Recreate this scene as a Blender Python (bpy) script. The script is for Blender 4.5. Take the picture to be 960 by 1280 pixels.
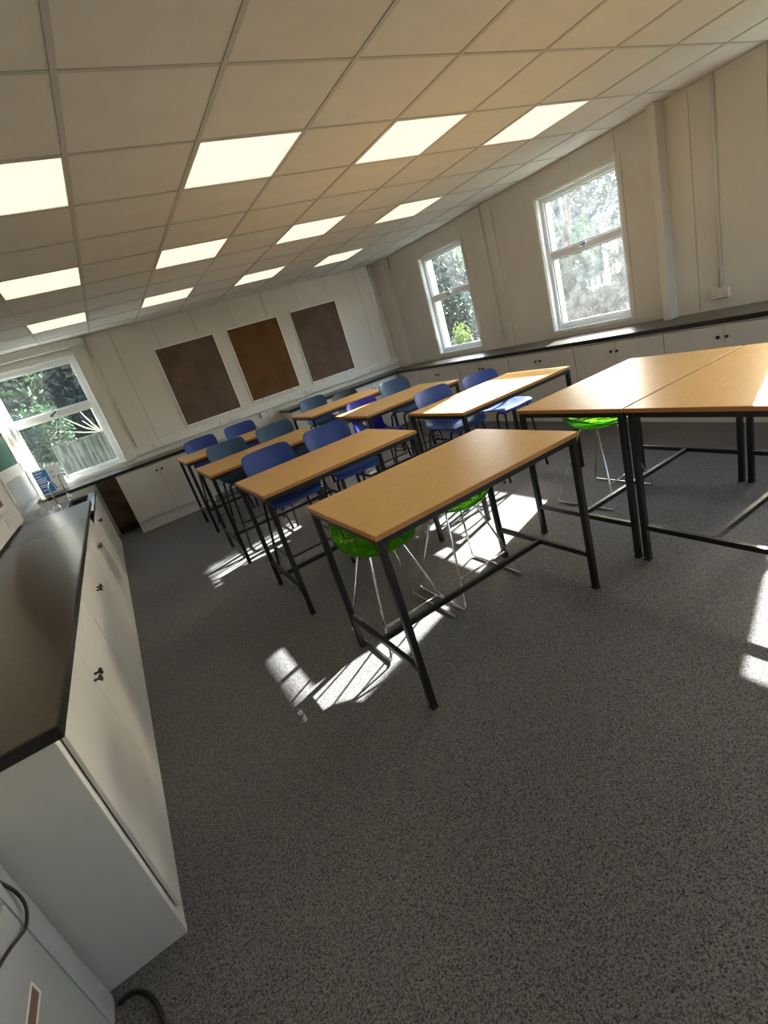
import bpy, bmesh, math, random
import numpy as np
from mathutils import Vector, Matrix

for o in list(bpy.data.objects):
    bpy.data.objects.remove(o, do_unlink=True)
S = bpy.context.scene
C = S.collection
rnd = random.Random(7)

# ------------------------------------------------------------------ camera
cam_d = bpy.data.cameras.new('camera')
cam = bpy.data.objects.new('camera', cam_d)
C.objects.link(cam)
cam_d.sensor_fit = 'VERTICAL'
cam_d.sensor_height = 36.0
cam_d.sensor_width = 27.0
cam_d.lens = 604.13 * 36.0 / 1280.0
cam_d.clip_start = 0.05
R0 = (0.81930027, -0.49771311, -0.28465545)
R1 = (-0.41056303, -0.16270849, -0.89719783)
R2 = (0.40023126, 0.85194343, -0.33764971)
CAM = (-0.3455, -2.1669, 1.6113)
m = Matrix(((R0[0], -R1[0], -R2[0], CAM[0]),
            (R0[1], -R1[1], -R2[1], CAM[1]),
            (R0[2], -R1[2], -R2[2], CAM[2]),
            (0, 0, 0, 1)))
cam.matrix_world = m
S.camera = cam

# ------------------------------------------------------------------ world, sun, exposure
W = bpy.data.worlds.new('sky_world')
S.world = W
W.use_nodes = True
wn = W.node_tree
wn.nodes.clear()
sky = wn.nodes.new('ShaderNodeTexSky')
sky.sky_type = 'NISHITA'
sky.sun_disc = False
sky.sun_elevation = math.radians(25)
sky.sun_rotation = math.radians(72)
sky.air_density = 1.0
sky.dust_density = 2.5
bg = wn.nodes.new('ShaderNodeBackground')
bg.inputs['Strength'].default_value = 1.5
wo = wn.nodes.new('ShaderNodeOutputWorld')
wn.links.new(sky.outputs[0], bg.inputs[0])
wn.links.new(bg.outputs[0], wo.inputs[0])

sun_d = bpy.data.lights.new('sun', 'SUN')
sun_d.energy = 42.0
sun_d.angle = math.radians(0.6)
sun_d.color = (1.0, 0.97, 0.93)
sun = bpy.data.objects.new('sun', sun_d)
C.objects.link(sun)
sun.location = (14, 5, 8)
sun.rotation_euler = Vector((-1, -0.33, -0.482)).to_track_quat('-Z', 'Y').to_euler()

PANEL_EMIT = 1.0
S.view_settings.view_transform = 'Standard'
S.view_settings.look = 'None'
S.view_settings.gamma = 1.0
S.view_settings.use_curve_mapping = False
S.view_settings.exposure = 0.48

# ------------------------------------------------------------------ materials
MAT = {}


def mat(name, col, rough=0.5, metal=0.0, **kw):
    M = bpy.data.materials.new(name)
    M.use_nodes = True
    b = M.node_tree.nodes['Principled BSDF']
    b.inputs['Base Color'].default_value = (*col, 1)
    b.inputs['Roughness'].default_value = rough
    b.inputs['Metallic'].default_value = metal
    for k, v in kw.items():
        b.inputs[k].default_value = v
    MAT[name] = M
    return M


def noise_col(M, c0, c1, scale, detail=4, stretch=None, lo=0.35, hi=0.65, bump=0.0, bump_scale=None, rough=0.5, coord='Object'):
    nt = M.node_tree
    b = nt.nodes['Principled BSDF']
    tc = nt.nodes.new('ShaderNodeTexCoord')
    mp = nt.nodes.new('ShaderNodeMapping')
    if stretch:
        mp.inputs['Scale'].default_value = stretch
    nt.links.new(tc.outputs[coord], mp.inputs[0])
    nz = nt.nodes.new('ShaderNodeTexNoise')
    nz.inputs['Scale'].default_value = scale
    nz.inputs['Detail'].default_value = detail
    nz.inputs['Roughness'].default_value = rough
    nt.links.new(mp.outputs[0], nz.inputs['Vector'])
    rp = nt.nodes.new('ShaderNodeValToRGB')
    rp.color_ramp.elements[0].position = lo
    rp.color_ramp.elements[1].position = hi
    rp.color_ramp.elements[0].color = (*c0, 1)
    rp.color_ramp.elements[1].color = (*c1, 1)
    nt.links.new(nz.outputs['Fac'], rp.inputs[0])
    nt.links.new(rp.outputs[0], b.inputs['Base Color'])
    if bump:
        src = nz
        if bump_scale:
            src = nt.nodes.new('ShaderNodeTexNoise')
            src.inputs['Scale'].default_value = bump_scale
            src.inputs['Detail'].default_value = 3
            nt.links.new(mp.outputs[0], src.inputs['Vector'])
        bp = nt.nodes.new('ShaderNodeBump')
        bp.inputs['Strength'].default_value = bump
        bp.inputs['Distance'].default_value = 0.01
        nt.links.new(src.outputs['Fac'], bp.inputs['Height'])
        nt.links.new(bp.outputs[0], b.inputs['Normal'])
    return M


M = mat('carpet', (0.1, 0.1, 0.1), 0.95)
nt = M.node_tree
tc = nt.nodes.new('ShaderNodeTexCoord')
vo = nt.nodes.new('ShaderNodeTexVoronoi')
vo.inputs['Scale'].default_value = 280
nz = nt.nodes.new('ShaderNodeTexNoise')
nz.inputs['Scale'].default_value = 140
nz.inputs['Detail'].default_value = 3
sp = nt.nodes.new('ShaderNodeSeparateColor')
ad = nt.nodes.new('ShaderNodeMath')
ad.operation = 'MULTIPLY_ADD'
ad.inputs[1].default_value = 0.55
rp = nt.nodes.new('ShaderNodeValToRGB')
rp.color_ramp.elements[0].position = 0.45
rp.color_ramp.elements[0].color = (0.026, 0.026, 0.027, 1)
rp.color_ramp.elements[1].position = 1.05
rp.color_ramp.elements[1].color = (0.20, 0.197, 0.195, 1)
nt.links.new(tc.outputs['Object'], vo.inputs['Vector'])
nt.links.new(tc.outputs['Object'], nz.inputs['Vector'])
nt.links.new(vo.outputs['Color'], sp.inputs[0])
nt.links.new(sp.outputs[0], ad.inputs[0])
nt.links.new(nz.outputs['Fac'], ad.inputs[2])
nt.links.new(ad.outputs[0], rp.inputs[0])
nt.links.new(rp.outputs[0], nt.nodes['Principled BSDF'].inputs['Base Color'])
noise_col(mat('wall_paint', (0.6, 0.56, 0.48), 0.6), (0.66, 0.64, 0.59), (0.70, 0.675, 0.625), 3, 3)
mat('wall_core', (0.12, 0.11, 0.10), 0.9)
mat('brick_render', (0.45, 0.42, 0.38), 0.9)
noise_col(mat('ceiling_tile', (0.6, 0.57, 0.5), 0.9), (0.70, 0.685, 0.65), (0.74, 0.725, 0.69), 5, 3, bump=0.15, bump_scale=220)
mat('ceiling_bar', (0.52, 0.51, 0.48), 0.5)
mat('white_trim', (0.70, 0.68, 0.62), 0.4)
mat('white_upvc', (0.80, 0.82, 0.82), 0.25)
mat('white_plastic', (0.72, 0.70, 0.66), 0.35)
mat('socket_dark', (0.03, 0.03, 0.03), 0.5)
noise_col(mat('cabinet', (0.62, 0.6, 0.54), 0.38), (0.62, 0.60, 0.545), (0.67, 0.65, 0.60), 2, 2)
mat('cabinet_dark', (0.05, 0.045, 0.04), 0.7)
noise_col(mat('worktop', (0.03, 0.027, 0.025), 0.28), (0.034, 0.026, 0.020), (0.055, 0.044, 0.034), 26, 6)
mat('worktop_edge', (0.012, 0.011, 0.011), 0.3)
noise_col(mat('brown_board', (0.14, 0.085, 0.05), 0.8), (0.13, 0.082, 0.05), (0.19, 0.13, 0.08), 6, 4)
noise_col(mat('pin_brown', (0.12, 0.075, 0.05), 0.9), (0.105, 0.068, 0.048), (0.15, 0.100, 0.075), 4, 6, bump=0.2, bump_scale=300)
noise_col(mat('pin_orange', (0.14, 0.06, 0.015), 0.9), (0.105, 0.046, 0.012), (0.15, 0.070, 0.020), 3, 6, bump=0.2, bump_scale=300)
mat('alu', (0.88, 0.88, 0.86), 0.3, 0.0)
noise_col(mat('beech', (0.6, 0.38, 0.15), 0.33), (0.60, 0.355, 0.12), (0.72, 0.46, 0.172), 15, 7, stretch=(0.9, 3.2, 3.2), lo=0.3, hi=0.72, rough=0.65)
mat('beech_edge', (0.46, 0.20, 0.055), 0.4)
mat('black_steel', (0.006, 0.006, 0.007), 0.38)
mat('black_plastic', (0.012, 0.012, 0.012), 0.4)
mat('chrome', (0.82, 0.82, 0.82), 0.12, 1.0)
mat('steel', (0.55, 0.58, 0.6), 0.22, 1.0)
mat('blue_royal', (0.010, 0.042, 0.26), 0.45)
mat('blue_teal', (0.015, 0.062, 0.145), 0.45)
mat('blue_indigo', (0.012, 0.010, 0.36), 0.3)
mat('black_shell', (0.014, 0.016, 0.018), 0.45)
mat('ceramic', (0.55, 0.50, 0.42), 0.25)
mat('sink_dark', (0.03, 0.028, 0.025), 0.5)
mat('grey_blue', (0.27, 0.285, 0.30), 0.45)
mat('grey_blue_edge', (0.30, 0.325, 0.34), 0.4)
mat('paper_white', (0.85, 0.87, 0.88), 0.6)
mat('paper_blue', (0.03, 0.20, 0.55), 0.5)
mat('radiator', (0.45, 0.48, 0.50), 0.45)
noise_col(mat('bark', (0.1, 0.07, 0.05), 0.9), (0.08, 0.06, 0.045), (0.18, 0.14, 0.10), 12, 4)
mat('pale_twig', (0.40, 0.38, 0.24), 0.7)
noise_col(mat('old_timber', (0.10, 0.11, 0.07), 0.9), (0.015, 0.018, 0.012), (0.12, 0.125, 0.08), 5, 6, stretch=(4, 4, 0.5))
noise_col(mat('grass', (0.1, 0.16, 0.05), 0.95), (0.02, 0.035, 0.01), (0.05, 0.07, 0.025), 3, 6)
mat('green_felt', (0.02, 0.13, 0.075), 0.85)
mat('pale_board', (0.55, 0.57, 0.57), 0.25)
mat('board_line', (0.30, 0.32, 0.33), 0.5)
mat('white_fence', (0.4, 0.42, 0.44), 0.6)

M = mat('green_acrylic', (0.20, 0.66, 0.03), 0.04)
b = M.node_tree.nodes['Principled BSDF']
b.inputs['Transmission Weight'].default_value = 0.82
b.inputs['IOR'].default_value = 1.3
M = mat('clear_acrylic', (0.95, 0.97, 0.97), 0.03)
nt = M.node_tree
b = nt.nodes['Principled BSDF']
b.inputs['Specular IOR Level'].default_value = 0.8
tr = nt.nodes.new('ShaderNodeBsdfTransparent')
mx = nt.nodes.new('ShaderNodeMixShader')
mx.inputs[0].default_value = 0.2
nt.links.new(tr.outputs[0], mx.inputs[1])
nt.links.new(b.outputs[0], mx.inputs[2])
nt.links.new(mx.outputs[0], nt.nodes['Material Output'].inputs[0])


def glass(name, dirt, tint=(0.96, 0.985, 0.98)):
    M = bpy.data.materials.new(name)
    M.use_nodes = True
    nt = M.node_tree
    nt.nodes.clear()
    out = nt.nodes.new('ShaderNodeOutputMaterial')
    tr = nt.nodes.new('ShaderNodeBsdfTransparent')
    tr.inputs[0].default_value = (*tint, 1)
    gl = nt.nodes.new('ShaderNodeBsdfGlossy')
    gl.inputs['Roughness'].default_value = 0.02
    a = nt.nodes.new('ShaderNodeMixShader')
    a.inputs[0].default_value = 0.05
    nt.links.new(tr.outputs[0], a.inputs[1])
    nt.links.new(gl.outputs[0], a.inputs[2])
    tl = nt.nodes.new('ShaderNodeBsdfTranslucent')
    tl.inputs[0].default_value = (0.9, 0.97, 1.0, 1)
    nz = nt.nodes.new('ShaderNodeTexNoise')
    nz.inputs['Scale'].default_value = 9
    nz.inputs['Detail'].default_value = 8
    tc = nt.nodes.new('ShaderNodeTexCoord')
    nt.links.new(tc.outputs['Object'], nz.inputs['Vector'])
    mr = nt.nodes.new('ShaderNodeMapRange')
    mr.inputs[1].default_value = 0.3
    mr.inputs[2].default_value = 0.7
    mr.inputs[3].default_value = dirt * 0.55
    mr.inputs[4].default_value = dirt * 1.45
    nt.links.new(nz.outputs['Fac'], mr.inputs[0])
    c = nt.nodes.new('ShaderNodeMixShader')
    nt.links.new(mr.outputs[0], c.inputs[0])
    nt.links.new(a.outputs[0], c.inputs[1])
    nt.links.new(tl.outputs[0], c.inputs[2])
    nt.links.new(c.outputs[0], out.inputs[0])
    MAT[name] = M


glass('glass_dirty', 0.011)
glass('glass_hazy', 0.006)
glass('glass_clean', 0.004)

M = bpy.data.materials.new('light_panel')
M.use_nodes = True
nt = M.node_tree
nt.nodes.clear()
out = nt.nodes.new('ShaderNodeOutputMaterial')
em = nt.nodes.new('ShaderNodeEmission')
em.inputs[0].default_value = (1.0, 0.81, 0.59, 1)
em.inputs[1].default_value = PANEL_EMIT
nt.links.new(em.outputs[0], out.inputs[0])
MAT['light_panel'] = M


def leafmat(name, c0, c1):
    M = mat(name, c0, 0.6)
    noise_col(M, c0, c1, 2.2, 4, lo=0.3, hi=0.7)
    nt = M.node_tree
    b = nt.nodes['Principled BSDF']
    tl = nt.nodes.new('ShaderNodeBsdfTranslucent')
    rp = [n for n in nt.nodes if n.type == 'VALTORGB'][0]
    nt.links.new(rp.outputs[0], tl.inputs[0])
    mx = nt.nodes.new('ShaderNodeMixShader')
    mx.inputs[0].default_value = 0.4
    nt.links.new(b.outputs[0], mx.inputs[1])
    nt.links.new(tl.outputs[0], mx.inputs[2])
    nt.links.new(mx.outputs[0], nt.nodes['Material Output'].inputs[0])


leafmat('leaf_mid', (0.014, 0.038, 0.016), (0.05, 0.095, 0.042))
leafmat('leaf_dark', (0.004, 0.014, 0.007), (0.014, 0.032, 0.014))
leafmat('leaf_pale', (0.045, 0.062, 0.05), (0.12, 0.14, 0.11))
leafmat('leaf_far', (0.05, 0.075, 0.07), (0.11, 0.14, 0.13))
leafmat('leaf_lime', (0.07, 0.12, 0.02), (0.16, 0.20, 0.05))
leafmat('leaf_russet', (0.06, 0.045, 0.028), (0.12, 0.095, 0.06))


# ------------------------------------------------------------------ mesh helpers
class MB:
    def __init__(self):
        self.v = []
        self.f = []

    def box(self, x0, x1, y0, y1, z0, z1):
        n = len(self.v)
        self.v += [(x0, y0, z0), (x1, y0, z0), (x1, y1, z0), (x0, y1, z0), (x0, y0, z1), (x1, y0, z1), (x1, y1, z1), (x0, y1, z1)]
        self.f += [tuple(n + i for i in q) for q in ((3, 2, 1, 0), (4, 5, 6, 7), (0, 1, 5, 4), (1, 2, 6, 5), (2, 3, 7, 6), (3, 0, 4, 7))]
        return self

    def ring(self, x0, x1, z0, z1, y0, y1, w, wb=None, wt=None):
        """rectangular frame in the xz plane"""
        wb = w if wb is None else wb
        wt = w if wt is None else wt
        self.box(x0, x0 + w, y0, y1, z0, z1)
        self.box(x1 - w, x1, y0, y1, z0, z1)
        self.box(x0 + w, x1 - w, y0, y1, z0, z0 + wb)
        self.box(x0 + w, x1 - w, y0, y1, z1 - wt, z1)
        return self

    def tube(self, pts, r, n=8, closed=False, cap=True, bend=0.0, seg=4):
        pts = [Vector(p) for p in pts]
        if bend > 0:
            new = []
            N = len(pts)
            for i, p in enumerate(pts):
                if not closed and i in (0, N - 1):
                    new.append(p)
                    continue
                a = pts[i - 1]
                c = pts[(i + 1) % N]
                d0 = (a - p)
                d1 = (c - p)
                l = min(bend, d0.length * 0.45, d1.length * 0.45)
                p0 = p + d0.normalized() * l
                p1 = p + d1.normalized() * l
                for k in range(seg + 1):
                    t = k / seg
                    new.append(p0 * (1 - t) ** 2 + p * 2 * t * (1 - t) + p1 * t * t)
            pts = new
        N = len(pts)
        base = len(self.v)
        up = None
        for i, p in enumerate(pts):
            if closed:
                d = pts[(i + 1) % N] - pts[i - 1]
            else:
                d = pts[min(i + 1, N - 1)] - pts[max(i - 1, 0)]
            d.normalize()
            if up is None:
                up = Vector((0, 0, 1)) if abs(d.z) < 0.9 else Vector((1, 0, 0))
            s = d.cross(up)
            if s.length < 1e-6:
                s = d.orthogonal()
            s.normalize()
            up = s.cross(d).normalized()
            rr = r[i] if isinstance(r, (list, tuple)) else r
            for k in range(n):
                a = 2 * math.pi * k / n
                q = p + s * math.cos(a) * rr + up * math.sin(a) * rr
                self.v.append(tuple(q))
        for i in range(N if closed else N - 1):
            for k in range(n):
                a0 = base + i * n
                a1 = base + ((i + 1) % N) * n
                k2 = (k + 1) % n
                self.f.append((a0 + k, a0 + k2, a1 + k2, a1 + k))
        if cap and not closed:
            self.f.append(tuple(base + k for k in range(n))[::-1])
            self.f.append(tuple(base + (N - 1) * n + k for k in range(n)))
        return self

    def bar(self, p, q, w, h=None):
        """square section bar between two points"""
        h = h or w
        p = Vector(p)
        q = Vector(q)
        d = (q - p).normalized()
        up = Vector((0, 0, 1)) if abs(d.z) < 0.9 else Vector((0, 1, 0))
        s = d.cross(up).normalized()
        u = s.cross(d).normalized()
        n = len(self.v)
        for c in (p, q):
            for a, b_ in ((-1, -1), (1, -1), (1, 1), (-1, 1)):
                self.v.append(tuple(c + s * a * w / 2 + u * b_ * h / 2))
        self.f += [tuple(n + i for i in t) for t in ((0, 1, 2, 3), (7, 6, 5, 4), (0, 4, 5, 1), (1, 5, 6, 2), (2, 6, 7, 3), (3, 7, 4, 0))]
        return self

    def lathe(self, prof, n=20, c=(0, 0, 0), axis='z'):
        base = len(self.v)
        for r, h in prof:
            for k in range(n):
                a = 2 * math.pi * k / n
                x, y = r * math.cos(a), r * math.sin(a)
                if axis == 'z':
                    p = (x, y, h)
                elif axis == 'y':
                    p = (x, h, -y)
                else:
                    p = (h, x, y)
                self.v.append((c[0] + p[0], c[1] + p[1], c[2] + p[2]))
        for i in range(len(prof) - 1):
            for k in range(n):
                k2 = (k + 1) % n
                self.f.append((base + i * n + k, base + i * n + k2, base + (i + 1) * n + k2, base + (i + 1) * n + k))
        self.f.append(tuple(base + k for k in range(n))[::-1])
        self.f.append(tuple(base + (len(prof) - 1) * n + k for k in range(n)))
        return self

    def build(self, name, material, parent=None, bevel=0.0, smooth=False, loc=None):
        me = bpy.data.meshes.new(name)
        me.from_pydata(self.v, [], self.f)
        bm = bmesh.new()
        bm.from_mesh(me)
        bmesh.ops.recalc_face_normals(bm, faces=bm.faces)
        if bevel > 0:
            bmesh.ops.bevel(bm, geom=list(bm.edges), offset=bevel, segments=2 if bevel > 0.004 else 1, affect='EDGES', profile=0.6)
        bm.to_mesh(me)
        bm.free()
        if smooth:
            for p in me.polygons:
                p.use_smooth = True
        me.materials.append(MAT[material])
        o = bpy.data.objects.new(name, me)
        C.objects.link(o)
        if parent:
            o.parent = parent
        if loc is not None:
            o.location = loc
        return o


def tag(o, label=None, cat=None, group=None, kind=None):
    if label:
        o['label'] = label
    if cat:
        o['category'] = cat
    if group:
        o['group'] = group
    if kind:
        o['kind'] = kind
    return o


def empty(name, loc=(0, 0, 0), rz=0.0, label=None, cat=None, group=None, kind=None):
    o = bpy.data.objects.new(name, None)
    o.empty_display_size = 0.05
    C.objects.link(o)
    o.location = loc
    o.rotation_euler = (0, 0, rz)
    return tag(o, label, cat, group, kind)


def copy_tree(o, parent=None):
    c = o.copy()
    C.objects.link(c)
    c.parent = parent
    for ch in list(o.children):
        copy_tree(ch, c)
    return c


def place(proto, flag, loc, rz, label, group=None):
    if not flag:
        r = proto
        flag.append(1)
    else:
        r = copy_tree(proto)
    r.location = loc
    r.rotation_euler = (0, 0, rz)
    r['label'] = label
    if group:
        r['group'] = group
    return r


def setmat(root, name, material):
    for ch in root.children:
        if ch.name.split('.')[0] == name:
            ch.data = ch.data.copy()
            ch.data.materials[0] = MAT[material]


# ------------------------------------------------------------------ room dimensions
XL, XR, YF, YB, H = -1.45, 4.75, 5.84, -4.2, 2.70
CT = 0.905        # worktop height

# floor
fl = MB().box(XL - 0.25, XR + 0.25, YB - 0.25, YF + 0.25, -0.08, 0.0).build('floor', 'carpet')
tag(fl, 'dark grey flecked loop carpet covering the classroom floor', kind='structure')


def cells(us, u0, u1):
    return [u0] + sorted(u for u in set(us) if u0 + 1e-4 < u < u1 - 1e-4) + [u1]


def rects_minus(u0, u1, z0, z1, holes):
    hs = [h for h in holes if h[0] < u1 - 1e-4 and h[1] > u0 + 1e-4]
    uu = cells([x for h in hs for x in h[:2]], u0, u1)
    out = []
    for a, c in zip(uu[:-1], uu[1:]):
        blocked = sorted((h[2], h[3]) for h in hs if h[0] < c - 1e-4 and h[1] > a + 1e-4)
        z = z0
        for b0, b1 in blocked:
            if b0 > z + 1e-4:
                out.append((a, c, z, b0))
            z = max(z, b1)
        if z < z1 - 1e-4:
            out.append((a, c, z, z1))
    return out


def wall(name, side, holes, seams, label):
    """side: far/back run along x, left/right along y; inner face panels 12 mm proud of the core"""
    mb = MB()
    T = 0.12
    horiz = side in ('far', 'back')
    u0, u1 = (XL, XR) if horiz else (YB, YF)
    e = T if horiz else 0

    def put(M_, a, c, z0, z1, d0, d1):
        if side == 'far':
            M_.box(a, c, YF + d0, YF + d1, z0, z1)
        elif side == 'back':
            M_.box(a, c, YB - d1, YB - d0, z0, z1)
        elif side == 'right':
            M_.box(XR + d0, XR + d1, a, c, z0, z1)
        else:
            M_.box(XL - d1, XL - d0, a, c, z0, z1)
    for a, c, z0, z1 in rects_minus(u0 - e, u1 + e, 0, H + 0.06, holes):
        put(mb, a, c, z0, z1, 0.012, T)
    w = mb.build(name, 'wall_core')
    tag(w, label, kind='structure')
    ed = cells(seams, u0, u1)
    for a, c in zip(ed[:-1], ed[1:]):
        for r in rects_minus(a, c, 0, H + 0.02, holes):
            g = 0.0022
            put_b = MB()
            put(put_b, r[0] + g, r[1] - g, r[2], r[3], 0.0, 0.012)
            put_b.build('wall_panel', 'wall_paint', w, bevel=0.0015)
    # outer render
    mo = MB()
    for a, c, z0, z1 in rects_minus(u0 - e, u1 + e, 0, H + 0.3, holes):
        put(mo, a, c, z0, z1, T, T + 0.02)
    mo.build('outer_render', 'brick_render', w)
    return w


# windows: (u0, u1, z0, z1)
W1 = (3.635, 4.665, 0.975, 2.455)
W2 = (1.245, 2.275, 0.975, 2.455)
W3 = (-1.145, -0.115, 0.975, 2.455)
WF = (-1.405, -0.305, 0.96, 2.51)
WB_FILL = (1.9, 3.9, 0.96, 2.48)  # unseen window added in the back wall to brighten the room
wall('wall_right', 'right', [W1, W2, W3],
     [-3.02, -1.8, -0.63, 0.0, 0.565, 1.245, 1.755, 2.275, 2.965, 3.635, 4.15, 4.665, 5.34],
     'cream panelled wall with sash windows above the long worktop')
wall('wall_far', 'far', [WF], [-0.305, 0.225, 0.798, 1.368, 1.946, 2.502, 3.092, 3.644, 4.241], 'cream panelled wall carrying three pinboards')
wall('wall_left', 'left', [], [-3, -1.8, -0.6, 0.6, 1.8, 3.0, 4.32], 'cream wall behind the left worktop')
wall('wall_back', 'back', [WB_FILL], [-0.6, 0.6, 1.8, 3.0, 4.2], 'cream wall behind the camera')

# ------------------------------------------------------------------ ceiling
xs = [XL] + [-1.2 + 0.6 * i for i in range(10)] + [XR]
ys = [-4.2 + 0.6 * i for i in range(17)] + [YF]
mb = MB().box(XL - 0.1, XR + 0.1, YB - 0.1, YF + 0.1, H + 0.06, H + 0.12)
ceil = mb.build('ceiling', 'wall_core')
tag(ceil, 'suspended ceiling of square off-white tiles in a metal grid', kind='structure')
LX = (-0.6, 0.6, 1.8, 3.0)
LY = (-3.0, -1.2, 0.6, 2.4, 4.2)
light_cells = {(round(x, 2), round(y, 2)) for x in LX for y in LY}
tile_me = {}
for i in range(len(xs) - 1):
    for j in range(len(ys) - 1):
        if (round(xs[i], 2), round(ys[j], 2)) in light_cells:
            continue
        w_, d_ = round(xs[i + 1] - xs[i], 3), round(ys[j + 1] - ys[j], 3)
        loc = ((xs[i] + xs[i + 1]) / 2, (ys[j] + ys[j + 1]) / 2, H)
        if (w_, d_) not in tile_me:
            o = MB().box(-w_ / 2 + 0.003, w_ / 2 - 0.003, -d_ / 2 + 0.003, d_ / 2 - 0.003, 0.004, 0.018).build('ceiling_tile', 'ceiling_tile', ceil, loc=loc)
            tile_me[(w_, d_)] = o.data
        else:
            o = bpy.data.objects.new('ceiling_tile', tile_me[(w_, d_)])
            C.objects.link(o)
            o.parent = ceil
            o.location = loc
for x in xs[1:-1]:
    MB().box(x - 0.012, x + 0.012, YB, YF, H - 0.001, H + 0.012).build('grid_bar', 'ceiling_bar', ceil, bevel=0.001)
for j, y in enumerate(ys[1:-1]):
    mbr = MB()
    for x0, x1 in zip(xs[:-1], xs[1:]):
        mbr.box(x0 + 0.012, x1 - 0.012, y - 0.009, y + 0.009, H, H + 0.012)
    mbr.build('cross_bar', 'ceiling_bar', ceil)
mb = MB()
mb.box(XL, XR, YF - 0.022, YF, H - 0.002, H + 0.01)
mb.box(XR - 0.022, XR, YB, YF - 0.022, H - 0.002, H + 0.01)
mb.box(XL, XL + 0.022, YB, YF - 0.022, H - 0.002, H + 0.01)
mb.build('edge_angle', 'ceiling_bar', ceil)

# LED panels
lp = empty('ceiling_light', cat='light', group='square recessed light panels in the ceiling grid')
MB().ring(-0.29, 0.29, -0.29, 0.29, 0, 0.012, 0.010)
f = MB()
for a in ((-0.292, 0.292, -0.292, -0.282), (-0.292, 0.292, 0.282, 0.292), (-0.292, -0.282, -0.282, 0.282), (0.282, 0.292, -0.282, 0.282)):
    f.box(a[0], a[1], a[2], a[3], 0.0, 0.03)
f.build('light_frame', 'white_plastic', lp)
MB().box(-0.282, 0.282, -0.282, 0.282, 0.004, 0.02).build('diffuser', 'light_panel', lp)
flag = []
colname = {-0.6: 'nearest the left window wall', 0.6: 'in the second row from the left wall', 1.8: 'in the third row from the left wall', 3.0: 'in the row nearest the right windows'}
rowname = {-3.0: 'behind the camera', -1.2: 'above the camera', 0.6: 'front', 2.4: 'middle', 4.2: 'rear'}
for y in LY[::-1]:
    for x in LX:
        place(lp, flag, (x + 0.3, y + 0.3, H), 0, '%s square ceiling light panel %s' % (rowname[y], colname[x]) if y > 0 else 'square ceiling light panel %s, %s' % (rowname[y], colname[x]))


# ------------------------------------------------------------------ windows
def window(n, loc, rz, w, z0, z1, tz0, tz1, label, glassmat, fw=0.058, recess=0.085, handle=True, casing=0.0, reveal=0.12):
    """local x along the wall, local y outwards, z up; origin at the middle of the opening on the inner wall face"""
    root = empty('window_%d' % n, loc, rz, label, kind='structure')
    h = w / 2
    MB().ring(-h, h, z0, z1, recess - 0.03, recess + 0.04, fw, wb=0.07, wt=fw).build('window_frame', 'white_upvc', root, bevel=0.004)
    MB().box(-h + fw, h - fw, recess - 0.03, recess + 0.04, tz0, tz1).build('transom', 'white_upvc', root, bevel=0.004)
    for nm, a, c in (('lower_sash', z0 + 0.07, tz0), ('upper_sash', tz1, z1 - fw)):
        s = MB().ring(-h + fw, h - fw, a, c, recess - 0.012, recess + 0.022, 0.016).build(nm, 'white_upvc', root, bevel=0.002)
        MB().box(-h + fw + 0.012, h - fw - 0.012, recess + 0.003, recess + 0.009, a + 0.012, c - 0.012).build('pane', glassmat, s)
    # lining of the opening
    li = MB()
    li.box(-h - 0.0, -h + 0.012, 0.0, recess - 0.03, z0, z1)
    li.box(h - 0.012, h, 0.0, recess - 0.03, z0, z1)
    li.box(-h, h, 0.0, recess - 0.03, z1 - 0.012, z1)
    li.box(-h, h, -0.012, recess - 0.03, z0 - 0.004, z0 + 0.016)
    li.build('reveal_lining', 'white_upvc', root)
    ca = MB().ring(-h - 0.045, h + 0.045, z0 - 0.03, z1 + 0.045, -0.014, 0.0, 0.045, wb=0.03)
    ca.build('casing', 'white_trim', root, bevel=0.002)
    # outer reveal
    ou = MB()
    ou.box(-h - 0.02, -h, recess + 0.04, recess + 0.04 + reveal, z0, z1)
    ou.box(h, h + 0.02, recess + 0.04, recess + 0.04 + reveal, z0, z1)
    ou.box(-h - 0.03, h + 0.03, recess + 0.04, recess + 0.09, z0 - 0.03, z0)
    ou.build('outer_jamb', 'white_upvc', root)
    if handle:
        hd = MB().box(-0.05, 0.05, recess - 0.036, recess - 0.03, tz0 + 0.02, tz1 - 0.02).build('window_latch', 'white_upvc', root, bevel=0.002)
        MB().box(-0.045, 0.0, recess - 0.062, recess - 0.036, tz0 + 0.025, tz0 + 0.05).bar((-0.02, recess - 0.055, tz0 + 0.045), (0.06, recess - 0.07, tz1 - 0.01), 0.014).build('latch_lever', 'steel', hd)
    return root


def win_r(n, Wd, label, g):
    return window(n, (XR, (Wd[0] + Wd[1]) / 2, 0), -math.pi / 2, Wd[1] - Wd[0], Wd[2], Wd[3], 1.79, 1.862, label, g)


win_r(1, W1, 'white sash window nearest the far right corner, hedge outside', 'glass_hazy')
win_r(2, W2, 'large white sash window with hazy sunlit glass on the right wall', 'glass_dirty')
win_r(3, W3, 'white sash window on the right wall past the frame edge', 'glass_hazy')
window(4, ((WF[0] + WF[1]) / 2, YF, 0), 0, WF[1] - WF[0], WF[2], WF[3], 1.812, 1.90, 'white sash window above the sink in the far wall', 'glass_hazy', fw=0.07, recess=0.07)

window(5, ((WB_FILL[0] + WB_FILL[1]) / 2, YB, 0), math.pi, WB_FILL[1] - WB_FILL[0], WB_FILL[2], WB_FILL[3], 1.81, 1.9, 'wide white window added out of view behind the camera for fill daylight', 'glass_clean')

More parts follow.
